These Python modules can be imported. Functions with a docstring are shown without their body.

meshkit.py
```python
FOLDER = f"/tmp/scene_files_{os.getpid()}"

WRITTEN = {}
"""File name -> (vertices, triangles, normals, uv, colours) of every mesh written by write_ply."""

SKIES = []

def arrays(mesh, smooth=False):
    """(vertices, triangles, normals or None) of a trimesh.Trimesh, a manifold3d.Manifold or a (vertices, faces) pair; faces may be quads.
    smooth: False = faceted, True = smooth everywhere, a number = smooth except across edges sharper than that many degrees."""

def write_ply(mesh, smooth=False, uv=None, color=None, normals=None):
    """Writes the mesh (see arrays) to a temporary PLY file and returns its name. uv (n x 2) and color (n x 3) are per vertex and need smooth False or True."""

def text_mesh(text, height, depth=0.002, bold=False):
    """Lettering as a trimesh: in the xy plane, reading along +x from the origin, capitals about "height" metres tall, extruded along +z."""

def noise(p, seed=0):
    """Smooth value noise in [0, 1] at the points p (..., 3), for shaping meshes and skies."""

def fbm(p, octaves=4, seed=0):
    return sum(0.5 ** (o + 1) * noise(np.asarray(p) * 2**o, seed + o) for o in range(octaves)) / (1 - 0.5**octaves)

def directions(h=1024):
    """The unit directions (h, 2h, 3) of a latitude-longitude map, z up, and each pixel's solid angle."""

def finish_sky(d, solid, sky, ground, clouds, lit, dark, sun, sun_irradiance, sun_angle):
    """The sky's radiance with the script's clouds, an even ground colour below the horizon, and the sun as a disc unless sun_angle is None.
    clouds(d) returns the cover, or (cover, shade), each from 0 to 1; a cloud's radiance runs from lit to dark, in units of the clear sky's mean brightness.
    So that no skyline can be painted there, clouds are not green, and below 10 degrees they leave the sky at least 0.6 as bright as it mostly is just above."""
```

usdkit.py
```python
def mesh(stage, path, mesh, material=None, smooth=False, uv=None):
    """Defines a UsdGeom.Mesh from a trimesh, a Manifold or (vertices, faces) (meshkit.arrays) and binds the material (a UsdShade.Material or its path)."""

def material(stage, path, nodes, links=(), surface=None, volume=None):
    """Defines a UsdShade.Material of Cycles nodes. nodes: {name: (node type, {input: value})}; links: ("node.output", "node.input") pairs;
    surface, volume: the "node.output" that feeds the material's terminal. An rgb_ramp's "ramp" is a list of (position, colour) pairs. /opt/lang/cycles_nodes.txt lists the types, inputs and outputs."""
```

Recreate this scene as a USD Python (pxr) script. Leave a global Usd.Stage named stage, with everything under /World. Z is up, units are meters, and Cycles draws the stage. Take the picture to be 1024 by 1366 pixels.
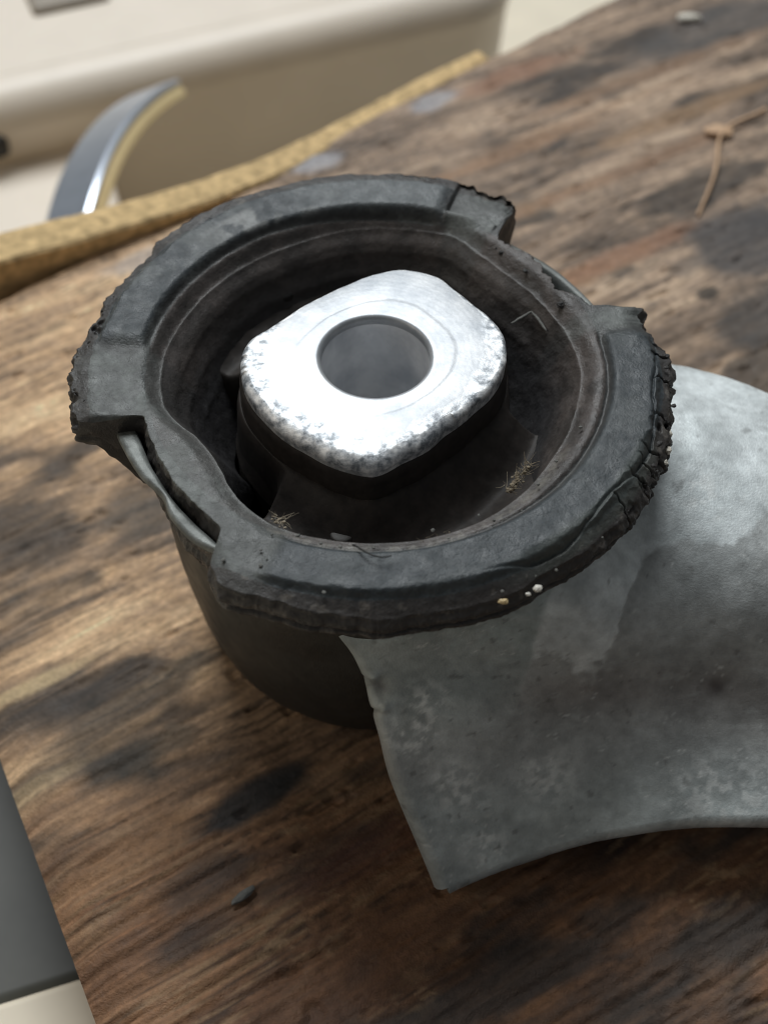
import math, numpy as np, trimesh, usdkit, meshkit
from pxr import Usd, UsdGeom, UsdLux, UsdShade, Gf, Sdf, Vt
from scipy.interpolate import CubicSpline, PchipInterpolator, make_interp_spline
from meshkit import fbm, noise

stage = Usd.Stage.CreateInMemory()
UsdGeom.Xform.Define(stage, '/World')
MM = 0.001                                  # all shapes below are laid out in millimetres
PI = math.pi

# ------------------------------------------------------------------ camera
CAM_POS = (1.036, -108.03, 156.434)
RIGHT, UP = (0.99999576, 0.00230341, 0.0017836), (-0.00291323, 0.79066865, 0.61223737)
FWD = (0.0, 0.61223996, -0.79067201)
EXPOSURE = 0.0
cam = UsdGeom.Camera.Define(stage, '/World/camera')
cam.CreateHorizontalApertureAttr(5.0)
cam.CreateVerticalApertureAttr(5.0 * 1024 / 767)
cam.CreateFocalLengthAttr(5.0 * 1800 / 1024)
cam.CreateFStopAttr(3.9)
cam.CreateFocusDistanceAttr(0.150)
cam.CreateClippingRangeAttr((0.01, 100.0))
cam.CreateExposureAttr(EXPOSURE)
cam.AddTransformOp().Set(Gf.Matrix4d(*RIGHT, 0, *UP, 0, *[-c for c in FWD], 0, *[c * MM for c in CAM_POS], 1))

# ------------------------------------------------------------------ light: a big bright doorway behind and above, dim room all round
def look_matrix(pos, target):
    z = np.array(pos, float) - np.array(target, float); z /= np.linalg.norm(z)
    x = np.cross([0, 0, 1.0], z); x = x / np.linalg.norm(x) if np.linalg.norm(x) > 1e-6 else np.array([1.0, 0, 0])
    y = np.cross(z, x)
    return Gf.Matrix4d(*x, 0, *y, 0, *z, 0, *pos, 1)

def rect_light(name, pos, target, w, h, intensity, color):
    l = UsdLux.RectLight.Define(stage, '/World/' + name)
    l.CreateWidthAttr(w); l.CreateHeightAttr(h); l.CreateIntensityAttr(intensity); l.CreateColorAttr(Gf.Vec3f(*color))
    l.AddTransformOp().Set(look_matrix(pos, target))
    return l
rect_light('doorway_light', (-0.15, 0.72, 1.0), (0, 0.03, 0.02), 0.66, 0.56, 12.5, (0.94, 0.98, 1.0))
rect_light('side_window_light', (-1.2, -0.2, 0.75), (0, 0, 0), 0.8, 0.6, 1.5, (1.0, 0.86, 0.68))
dome = UsdLux.DomeLight.Define(stage, '/World/room_light')
dome.CreateIntensityAttr(1.0)
dm = usdkit.material(stage, '/World/Looks/room_air', {'b': ('background_shader', {'color': (0.93, 0.97, 1.0), 'strength': 0.115})}, [], surface='b.background')
UsdShade.MaterialBindingAPI.Apply(dome.GetPrim()).Bind(dm)

# ------------------------------------------------------------------ helpers
taken = {}
def numbered(parent, name):
    k = taken.get((parent, name), 0); taken[(parent, name)] = k + 1
    return name if k == 0 else f'{name}_{k:03d}'

def tag(p, label=None, category=None, group=None, kind=None):
    for k, v in (('label', label), ('category', category), ('group', group), ('kind', kind)):
        if v: p.SetCustomDataByKey(k, v)
    return p

def thing(name, label, category, group=None, loc=(0, 0, 0)):
    x = UsdGeom.Xform.Define(stage, '/World/' + numbered('/World', name))
    x.AddTranslateOp().Set(Gf.Vec3d(*[c * MM for c in loc]))
    return tag(x.GetPrim(), label, category, group)

def obj(name, m, material, parent=None, smooth=True, alb=None, extra=None, loc=(0, 0, 0)):
    """One Mesh; m in millimetres (world coordinates minus loc of its top-level thing)."""
    base = str(parent.GetPath()) if parent else '/World'
    v, f = (m.vertices, m.faces) if hasattr(m, 'vertices') else m
    v = np.asarray(v, float) * MM
    prim = usdkit.mesh(stage, base + '/' + numbered(base, name), (v, np.asarray(f)), material, smooth=smooth)
    api = UsdGeom.PrimvarsAPI(prim)
    if alb is not None:
        api.CreatePrimvar('alb', Sdf.ValueTypeNames.Color3fArray, 'vertex').Set(Vt.Vec3fArray.FromNumpy(np.asarray(alb, np.float32)))
    if extra is not None:
        api.CreatePrimvar('wear', Sdf.ValueTypeNames.FloatArray, 'vertex').Set(Vt.FloatArray.FromNumpy(np.asarray(extra, np.float32)))
    return prim.GetPrim()

def grid_faces(nu, nv, wrap_u=False, flip=False):
    iu = np.arange(nu if wrap_u else nu - 1); iv = np.arange(nv - 1)
    U, V = np.meshgrid(iu, iv, indexing='ij'); U2 = (U + 1) % nu
    a, b, c, d = (U * nv + V).ravel(), (U2 * nv + V).ravel(), (U2 * nv + V + 1).ravel(), (U * nv + V + 1).ravel()
    f = np.vstack([np.c_[a, b, c], np.c_[a, c, d]])
    return f[:, ::-1] if flip else f

def tube(pts, r, sides=6, taper=1.0):
    pts = np.asarray(pts, float); n = len(pts)
    t = np.gradient(pts, axis=0); t /= np.linalg.norm(t, axis=1, keepdims=True) + 1e-12
    ref = np.array([0.31, 0.2, 0.93]); x = np.cross(t, ref); x /= np.linalg.norm(x, axis=1, keepdims=True) + 1e-12; y = np.cross(t, x)
    rr = r * np.linspace(1, taper, n) if np.ndim(r) == 0 else np.asarray(r)
    a = np.linspace(0, 2 * PI, sides, endpoint=False)
    v = pts[:, None] + rr[:, None, None] * (np.cos(a)[None, :, None] * x[:, None] + np.sin(a)[None, :, None] * y[:, None])
    f = []
    for i in range(n - 1):
        for k in range(sides):
            k2 = (k + 1) % sides; A, B, C, D = i*sides+k, i*sides+k2, (i+1)*sides+k2, (i+1)*sides+k
            f += [[A, B, C], [A, C, D]]
    v = np.vstack([v.reshape(-1, 3), pts[0], pts[-1]]); e0, e1 = len(v) - 2, len(v) - 1
    for k in range(sides):
        k2 = (k + 1) % sides
        f += [[e0, k2, k], [e1, (n-1)*sides + k, (n-1)*sides + k2]]
    return trimesh.Trimesh(v, f, process=False)

def spline(pts, n):
    pts = np.asarray(pts, float); d = np.r_[0, np.cumsum(np.linalg.norm(np.diff(pts, axis=0), axis=1))]
    return CubicSpline(d, pts)(np.linspace(0, d[-1], n))

def pebble(r, seed, squash=(1, 1, 0.7), sub=2, rough=0.35):
    m = trimesh.creation.icosphere(sub, 1.0)
    m.vertices *= (1 - rough / 2 + rough * fbm(m.vertices * 1.3 + seed * 7.1, 3, seed))[:, None] * np.array(squash) * r
    return m

def sstep(a, b, x):
    t = np.clip((x - a) / (b - a), 0, 1); return t * t * (3 - 2 * t)

def periodic(deg_vals):
    d = sorted(deg_vals.items()); a = np.array([k for k, _ in d], float); v = np.array([q for _, q in d], float)
    a = np.r_[a, a[0] + 360]; v = np.r_[v, v[0]]
    cs = PchipInterpolator(np.r_[a[-3:-1] - 360, a, a[1:3] + 360], np.r_[v[-3:-1], v, v[1:3]])
    return lambda th: cs((np.asarray(th) - a[0]) % 360 + a[0])

def lerp(a, b, t): return a + (b - a) * np.asarray(t)[..., None]
def col(*c): return np.array(c, float)

# ------------------------------------------------------------------ materials
def L(n): return '/World/Looks/' + n
def alb_material(name, rough=(0.45, 0.7), metallic=0.0, spec=0.5, fine=900.0, fine_amt=0.25, bump=((2500.0, 0.3),), bump_dist=0.0002, speck=None, coord=None):
    """Colour from the mesh's own 'alb' attribute, broken up by fine noise; roughness noise and bump."""
    n = {'a': ('attribute', {'attribute': 'alb'}), 'g': ('geometry', {}),
         'f': ('noise_texture', {'scale': fine, 'detail': 6, 'roughness': 0.65}),
         'fr': ('map_range', {'from_min': 0.25, 'from_max': 0.75, 'to_min': 1 - fine_amt, 'to_max': 1 + fine_amt}),
         'm': ('vector_math', {'math_type': 'scale'}),
         'rn': ('noise_texture', {'scale': fine * 0.35, 'detail': 4}),
         'rr': ('map_range', {'from_min': 0.3, 'from_max': 0.7, 'to_min': rough[0], 'to_max': rough[1]}),
         'p': ('principled_bsdf', {'metallic': metallic, 'specular_ior_level': spec})}
    k = [('g.position', 'f.vector'), ('g.position', 'rn.vector'), ('f.fac', 'fr.value'), ('a.color', 'm.vector1'), ('fr.result', 'm.scale'),
         ('rn.fac', 'rr.value'), ('rr.result', 'p.roughness')]
    out = 'm.vector'
    if speck:
        scale, thr, c = speck
        n['s'] = ('noise_texture', {'scale': scale, 'detail': 5, 'roughness': 0.7}); n['sr'] = ('map_range', {'range_type': 'smoothstep', 'from_min': thr, 'from_max': thr + 0.06, 'to_min': 0, 'to_max': 1})
        n['sm'] = ('mix', {'color2': c}); k += [('g.position', 's.vector'), ('s.fac', 'sr.value'), ('sr.result', 'sm.fac'), (out, 'sm.color1')]; out = 'sm.color'
    k.append((out, 'p.base_color'))
    last = None
    for i, (s, st) in enumerate(bump):
        n[f'bn{i}'] = ('noise_texture', {'scale': s, 'detail': 5, 'roughness': 0.6}); n[f'b{i}'] = ('bump', {'strength': st, 'distance': bump_dist})
        k += [('g.position', f'bn{i}.vector'), (f'bn{i}.fac', f'b{i}.height')]
        if last: k.append((last, f'b{i}.normal'))
        last = f'b{i}.normal'
    if last: k.append((last, 'p.normal'))
    return usdkit.material(stage, L(name), n, k, surface='p.BSDF')

def plain(name, c, rough=0.5, metallic=0.0, nscale=400.0, amt=0.12, bump=0.15, bdist=0.0002, spec=0.5):
    return usdkit.material(stage, L(name), {
        'g': ('geometry', {}), 'n': ('noise_texture', {'scale': nscale, 'detail': 6, 'roughness': 0.6}),
        'r': ('rgb_ramp', {'ramp': [(0.25, [x * (1 - amt) for x in c]), (0.75, [min(1, x * (1 + amt)) for x in c])]}),
        'b': ('bump', {'strength': bump, 'distance': bdist}), 'p': ('principled_bsdf', {'roughness': rough, 'metallic': metallic, 'specular_ior_level': spec})},
        [('g.position', 'n.vector'), ('n.fac', 'r.fac'), ('r.color', 'p.base_color'), ('n.fac', 'b.height'), ('b.normal', 'p.normal')], surface='p.BSDF')

M_wood = alb_material('weathered_wood', rough=(0.5, 0.75), fine=1100, fine_amt=0.3, bump=((1600.0, 0.6), (4200.0, 0.45)), bump_dist=0.0003, spec=0.4)
M_rubber = alb_material('dusty_rubber', rough=(0.36, 0.62), fine=1500, fine_amt=0.3, bump=((1200.0, 0.35), (4200.0, 0.35)), bump_dist=0.00025, speck=(2600.0, 0.70, (0.16, 0.16, 0.15)), spec=0.45)
M_cast = alb_material('cast_aluminium', rough=(0.45, 0.62), metallic=0.25, fine=700, fine_amt=0.22, bump=((900.0, 0.07), (3500.0, 0.3)), bump_dist=0.00025, spec=0.5)
M_core = plain('black_core_rubber', (0.026, 0.021, 0.018), 0.62, nscale=700, amt=0.5, bump=0.4, spec=0.35)
M_cream = plain('cream_plastic', (0.74, 0.66, 0.56), 0.45, nscale=60, amt=0.05, bump=0.03)
M_floor = plain('cream_floor', (0.76, 0.68, 0.54), 0.6, nscale=80, amt=0.06, bump=0.05)
M_taupe = plain('taupe_plastic', (0.28, 0.24, 0.19), 0.5)
M_dark = plain('dark_plastic', (0.02, 0.018, 0.016), 0.5)
M_crate = plain('grey_plastic', (0.06, 0.06, 0.05), 0.45, nscale=40, amt=0.45)
M_fibre = plain('fibreboard', (0.60, 0.43, 0.22), 0.85, nscale=550, amt=0.5, bump=0.8, bdist=0.0006, spec=0.2)
M_silver = plain('silver_film', (0.55, 0.60, 0.68), 0.3, metallic=0.8, nscale=200, amt=0.08, bump=0.05)
M_foam = plain('cream_foam', (0.72, 0.58, 0.32), 0.8, nscale=500, amt=0.1)
M_lint = plain('lint', (0.30, 0.255, 0.19), 0.9)
M_hair = plain('dark_fibre', (0.012, 0.011, 0.01), 0.6)
M_straw = plain('straw', (0.55, 0.36, 0.22), 0.7, nscale=300, amt=0.25)
M_grain = plain('quartz_grain', (0.72, 0.69, 0.62), 0.35, nscale=900, amt=0.2)
M_ochre = plain('ochre_grain', (0.55, 0.42, 0.22), 0.45, nscale=900, amt=0.2)
M_pale = plain('pale_chip', (0.62, 0.58, 0.5), 0.6, nscale=900, amt=0.15)
M_crumb = plain('rubber_crumb', (0.03, 0.028, 0.027), 0.7, nscale=1200, amt=0.5, bump=0.6)
M_dust = plain('grey_crumb', (0.13, 0.13, 0.12), 0.8, nscale=1200, amt=0.3, bump=0.6)

# zinc plated steel: crinkled and stained where 'wear' is high, fine lathe rings where it is low
M_zinc = usdkit.material(stage, L('zinc_plated_steel'), {
    'w': ('attribute', {'attribute': 'wear'}), 'g': ('geometry', {}),
    'v': ('voronoi_texture', {'scale': 1100.0, 'feature': 'f1'}), 'n': ('noise_texture', {'scale': 700.0, 'detail': 7, 'roughness': 0.65}),
    'n2': ('noise_texture', {'scale': 240.0, 'detail': 5, 'roughness': 0.6}),
    'wa': ('math', {'math_type': 'multiply_add', 'value2': 1.3}), 'sub': ('math', {'math_type': 'subtract', 'value2': 0.70}),
    'mk': ('map_range', {'range_type': 'smoothstep', 'from_min': 0.3, 'from_max': 0.62, 'to_min': 0, 'to_max': 1}),
    'stain': ('rgb_ramp', {'ramp': [(0.28, (0.12, 0.132, 0.148)), (0.40, (0.26, 0.28, 0.30)), (0.48, (0.54, 0.56, 0.58)), (0.62, (0.95, 0.95, 0.94))]}),
    'c': ('mix', {'color1': (0.74, 0.755, 0.775)}),
    'ro': ('map_range', {'from_min': 0, 'from_max': 1, 'to_min': 0.42, 'to_max': 0.5}),
    'hs': ('math', {'math_type': 'multiply'}),
    'b': ('bump', {'strength': 0.4, 'distance': 0.00025}),
    'wv': ('wave_texture', {'wave_type': 'rings', 'rings_direction': 'z', 'scale': 420.0, 'distortion': 0.5, 'detail': 2, 'detail_scale': 2.0}), 'wb': ('bump', {'strength': 0.03, 'distance': 0.00006}),
    'ps': ('noise_texture', {'scale': 130.0, 'detail': 6, 'roughness': 0.7}), 'pr': ('rgb_ramp', {'ramp': [(0.3, (0.24, 0.26, 0.285)), (0.6, (0.44, 0.45, 0.46))]}),
    'f2': ('noise_texture', {'scale': 2500.0, 'detail': 3}), 'b2': ('bump', {'strength': 0.10, 'distance': 0.0001}),
    'p': ('principled_bsdf', {'metallic': 0.46})},
    [('g.position', 'v.vector'), ('g.position', 'n.vector'), ('g.position', 'n2.vector'), ('g.position', 'f2.vector'),
     ('w.fac', 'wa.value1'), ('n2.fac', 'wa.value3'), ('wa.value', 'sub.value1'), ('sub.value', 'mk.value'),
     ('n.fac', 'stain.fac'), ('mk.result', 'c.fac'), ('stain.color', 'c.color2'), ('c.color', 'p.base_color'),
     ('mk.result', 'ro.value'), ('ro.result', 'p.roughness'), ('n.fac', 'hs.value1'), ('mk.result', 'hs.value2'), ('hs.value', 'b.height'),
     ('f2.fac', 'b2.height'), ('g.position', 'wv.vector'), ('wv.fac', 'wb.height'), ('b2.normal', 'wb.normal'), ('wb.normal', 'b.normal'), ('g.position', 'ps.vector'), ('ps.fac', 'pr.fac'), ('pr.color', 'c.color1'), ('b.normal', 'p.normal')], surface='p.BSDF')

# ------------------------------------------------------------------ the setting: floor
FLOOR = -100.0
g = np.linspace(-1, 1, 41)
X, Y = np.meshgrid(g * 2500, g * 2500 + 300, indexing='ij')
tag(obj('floor', (np.c_[X.ravel(), Y.ravel(), np.full(X.size, FLOOR)], grid_faces(41, 41)), M_floor), kind='structure')

# ------------------------------------------------------------------ the setting: the old wooden board
PHI = math.radians(30.9)
ga, gc = np.array([math.cos(PHI), math.sin(PHI)]), np.array([-math.sin(PHI), math.cos(PHI)])
def cross2(o1, d1, o2, d2):
    A = np.array([d1, -np.array(d2)]).T; s = np.linalg.solve(A, np.array(o2) - np.array(o1)); return np.array(o1) + s[0] * np.array(d1)
e_rear, e_end = np.array([0.774, 0.633]), np.array([0.45, -0.893])
c0 = cross2((-9.0, 103.2), e_rear, (-42.0, -39.6), e_end)      # rear left corner
c1 = c0 + 330 * e_rear
c3 = c0 + 250 * e_end
c2 = c3 + 360 * ga

def wood_color(x, y):
    u, v = x * ga[0] + y * ga[1], x * gc[0] + y * gc[1]
    P = lambda a, b, s=0: np.c_[u / a + s * 3.7, v / b + s * 1.3, np.full_like(u, s)]
    warp = 5.0 * (fbm(P(34, 15, 21), 3, 4) - 0.5)
    vw = v + warp * 1.2
    Pw = lambda a, b, s=0: np.c_[u / a + s * 3.7, vw / b + s * 1.3, np.full_like(u, s)]
    wide, mid, fine = fbm(Pw(30, 7.0, 1), 4, 1), fbm(Pw(15, 2.0, 2), 4, 2), fbm(Pw(6, 0.7, 3), 3, 3)
    t = np.clip(0.53 + 2.7 * (0.52 * wide + 0.31 * mid + 0.17 * fine - 0.5) , 0, 1)
    dark, brown, tan, pale = col(0.075, 0.060, 0.052), col(0.235, 0.168, 0.118), col(0.46, 0.325, 0.215), col(0.66, 0.50, 0.34)
    c = np.where((t < 0.33)[:, None], lerp(dark, brown, t / 0.33), np.where((t < 0.68)[:, None], lerp(brown, tan, (t - 0.33) / 0.35), lerp(tan, pale, (t - 0.68) / 0.32)))
    # thin dark checks and pale raised fibres along the grain
    ck = sstep(0.63, 0.72, fbm(Pw(13, 0.42, 14), 3, 41)) * sstep(0.35, 0.55, fbm(Pw(24, 9, 15), 3, 42)); c = lerp(c, c * 0.32, 0.85 * ck)
    fb = sstep(0.62, 0.72, fbm(Pw(5.0, 0.36, 16), 3, 43)); c = lerp(c, c * 1.5 + 0.02, 0.6 * fb)
    c = c * (0.80 + 0.42 * noise(Pw(2.2, 0.30, 17), 44))[:, None]
    # regions: tan on the left, greyed towards the far right, reddish and dark brown at the near edge
    near = sstep(-12, -46, y + 0.30 * (x + 30) * -0.6) ; far = sstep(20, 95, y + 0.45 * x)
    left = sstep(0, -38, x) * sstep(-50, -22, y) * (0.55 + 0.9 * (fbm(P(14, 9, 12), 3, 14) - 0.3))
    lum = c.mean(1, keepdims=True)
    c = lerp(c, lum * col(1.28, 0.98, 0.78) * 0.84 + 0.008, 0.5 * far)
    c = lerp(c, c * col(0.36, 0.265, 0.215), 0.95 * near)
    c = lerp(c, c * col(1.22, 1.16, 1.02) + 0.06 * col(1, 0.80, 0.62), 0.75 * left)
    nf = sstep(0.56, 0.66, fbm(Pw(3.2, 0.55, 18), 3, 45)) * sstep(0.42, 0.60, fbm(Pw(16, 8, 19), 3, 46)) * near; c = lerp(c, col(0.30, 0.205, 0.125), 0.75 * nf)
    # soot and oil stains, drawn out along the grain
    s1 = fbm(P(26, 10, 5), 4, 7); s2 = fbm(P(9, 4.2, 6), 4, 8)
    st = sstep(0.55, 0.68, 0.65 * s1 + 0.35 * s2 + 0.05 * far + 0.05 * near)
    c = lerp(c, col(0.040, 0.036, 0.034), 0.8 * st)
    spots = sstep(0.66, 0.75, fbm(P(3.6, 1.7, 9), 3, 9)); c = lerp(c, c * 0.5, 0.5 * spots)
    def blot(px, py, ru, rv, color, k, rot=0.0, seed=0, hard=0.35):
        nonlocal c
        du, dv = (x - px) * ga[0] + (y - py) * ga[1], (x - px) * gc[0] + (y - py) * gc[1]
        if rot: du, dv = du * math.cos(rot) + dv * math.sin(rot), -du * math.sin(rot) + dv * math.cos(rot)
        r = np.hypot(du / ru, dv / rv) + 0.9 * (fbm(np.c_[x / 5 + seed, y / 5, 0 * x + seed], 4, 11 + seed) - 0.5)
        c = lerp(c, np.array(color), k * (1 - sstep(1 - hard, 1 + hard, r)))
    blot(-33.5, -28.5, 3.6, 2.6, (0.038, 0.038, 0.036), 0.9, seed=1)
    blot(-30.5, -27.0, 2.2, 3.2, (0.05, 0.048, 0.042), 0.8, seed=2)
    blot(-14.5, -32.0, 8.0, 2.2, (0.028, 0.030, 0.033), 0.9, 0.15, seed=3)
    blot(-20.3, -43.5, 6.0, 3.0, (0.05, 0.043, 0.040), 0.6, seed=4)
    blot(-21.9, -50.5, 5.0, 2.0, (0.03, 0.027, 0.027), 0.7, seed=5)
    blot(-6, -40.5, 10.0, 3.0, (0.05, 0.043, 0.042), 0.5, seed=6)
    blot(64, 73, 13, 9, (0.085, 0.082, 0.086), 0.9, seed=7, hard=0.25)
    blot(66, 56, 12, 6, (0.075, 0.070, 0.068), 0.8, seed=8)
    blot(70, 140, 24, 6, (0.10, 0.098, 0.10), 0.7, seed=9)
    blot(17, 76, 22, 1.7, (0.40, 0.27, 0.17), 0.75, seed=10, hard=0.5)
    blot(27, 59.5, 17, 2.4, (0.42, 0.25, 0.14), 0.8, seed=11, hard=0.5)
    blot(42, 69.5, 13, 2.0, (0.36, 0.20, 0.125), 0.8, seed=12, hard=0.5)
    blot(62, 112, 26, 1.8, (0.40, 0.26, 0.15), 0.7, seed=13, hard=0.5)
    blot(26, 122, 14, 2.4, (0.40, 0.22, 0.14), 0.7, seed=14, hard=0.5)
    blot(20, 95, 24, 1.5, (0.40, 0.24, 0.14), 0.6, seed=31, hard=0.5)
    blot(44, 92, 26, 1.6, (0.38, 0.23, 0.14), 0.6, seed=32, hard=0.5)
    blot(36, 107, 22, 1.3, (0.40, 0.25, 0.15), 0.5, seed=33, hard=0.5)
    blot(52, 122, 26, 1.6, (0.36, 0.22, 0.13), 0.5, seed=34, hard=0.5)
    blot(-11.8, 94.5, 4.8, 2.6, (0.46, 0.47, 0.52), 0.8, seed=15)
    blot(10.6, 113.5, 6.5, 2.2, (0.44, 0.46, 0.52), 0.75, seed=16)
    blot(-40, 67.9, 7, 2.6, (0.42, 0.40, 0.40), 0.6, seed=17)
    blot(-33.6, 14.0, 6.5, 4.5, (0.10, 0.085, 0.07), 0.65, seed=18)
    blot(-26, -24, 3.0, 2.2, (0.12, 0.10, 0.075), 0.6, seed=19)
    blot(-1, -53.0, 14, 5.0, (0.16, 0.085, 0.052), 0.65, seed=20, hard=0.5)
    blot(0, -39, 9, 3.0, (0.13, 0.062, 0.045), 0.6, seed=21, hard=0.5)
    blot(-31, -41, 9, 2.6, (0.30, 0.18, 0.10), 0.65, seed=22, hard=0.5)
    blot(36, -55, 15, 5.0, (0.050, 0.044, 0.040), 0.5, seed=23)
    blot(55.5, 60, 1.8, 1.3, (0.03, 0.028, 0.025), 0.8, seed=24)
    blot(-47, -17, 9, 1.0, (0.56, 0.44, 0.27), 0.8, seed=25)
    blot(-45, -32, 9, 1.0, (0.42, 0.33, 0.21), 0.6, seed=26)
    blot(-37.7, -19.2, 1.5, 0.9, (0.03, 0.028, 0.025), 0.8, seed=27)
    g_ = c.mean(1, keepdims=True); c = g_ + (c - g_) * (1.06 - 0.1 * far)[:, None]; c *= (0.96 - 0.16 * far)[:, None] * col(1.03, 0.985, 0.93)
    return np.clip(c, 0.012, 0.8)

def axis_coords(lo, hi, a, b, step, coarse):
    return np.r_[np.arange(lo, a, coarse), np.arange(a, b, step), np.arange(b, hi, coarse), hi]
NS, NT = axis_coords(0, 1, 0.06, 0.62, 0.0012, 0.01), axis_coords(0, 1, 0.0, 0.90, 0.0015, 0.01)
S, T = np.meshgrid(NS, NT, indexing='ij')
xy = (c0 * (1 - S[..., None]) * (1 - T[..., None]) + c1 * S[..., None] * (1 - T[..., None]) + c2 * S[..., None] * T[..., None] + c3 * (1 - S[..., None]) * T[..., None])
x, y = xy[..., 0].ravel(), xy[..., 1].ravel()
u, v = x * ga[0] + y * ga[1], x * gc[0] + y * gc[1]
nearw = sstep(-15, -50, y)
rid = 0.6 * fbm(np.c_[u / 11, v / 0.8, 0 * u], 3, 31) + 0.4 * fbm(np.c_[u / 6, v / 0.42, 0 * u + 7], 2, 34)
z = 0.9 * (rid - 0.5) * (0.6 + 1.0 * nearw) + 0.5 * (fbm(np.c_[u / 30, v / 5, 0 * u + 3], 3, 32) - 0.5) - 0.25
z -= 0.45 * sstep(0.70, 0.80, fbm(np.c_[u / 4, v / 1.5, 0 * u + 5], 3, 33))
seg = lambda o, d: np.abs((x - o[0]) * d[1] - (y - o[1]) * d[0])
chip = 1.0 + 1.6 * fbm(np.c_[x / 4, y / 4, 0 * x], 3, 36)
for o, d in ((c0, e_end), (c0, e_rear)):
    z -= 1.4 * (1 - np.clip(seg(o, d) / chip, 0, 1)) ** 2
zz = z.reshape(S.shape)
albw = wood_color(x, y).reshape(S.shape + (3,))
def rim(A, B):                                           # wall from an edge row of the top down to the underside
    n = len(A); lv = np.linspace(0, 1, 9)
    V = np.stack([np.c_[A[:, 0], A[:, 1], B * (1 - t) + (-20.0) * t] for t in lv], 1); return V
Vt_ = np.concatenate([xy, zz[..., None]], 2)
parts, cols = [Vt_.reshape(-1, 3)], [albw.reshape(-1, 3)]
faces = [grid_faces(len(NS), len(NT), flip=True)]
off = len(parts[0])
for A, B, C, fl in ((xy[0], zz[0], albw[0], True), (xy[-1], zz[-1], albw[-1], False), (xy[:, 0], zz[:, 0], albw[:, 0], False), (xy[:, -1], zz[:, -1], albw[:, -1], True)):
    V = rim(A, B); n, k = V.shape[:2]
    parts.append(V.reshape(-1, 3)); cols.append((np.repeat(C[:, None], k, 1) * 0.8).reshape(-1, 3)); faces.append(grid_faces(n, k, flip=fl) + off); off += n * k
bq = np.array([[*c0, -20.0], [*c1, -20.0], [*c2, -20.0], [*c3, -20.0]]); parts.append(bq); cols.append(np.full((4, 3), 0.1)); faces.append(np.array([[0, 1, 2], [0, 2, 3]]) + off)
board = tag(obj('wooden_board', (np.vstack(parts), np.vstack(faces)), M_wood, smooth=40 if False else True, alb=np.vstack(cols)), 'weathered stained plank worktop with rough grain under the metal arm', 'board')

# ------------------------------------------------------------------ the suspension arm
H = 45.0                                                 # top of the rubber flange
ARM = thing('suspension_arm', 'grey cast metal arm holding a worn round black rubber bushing with shiny centre sleeve', 'suspension arm')

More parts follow.
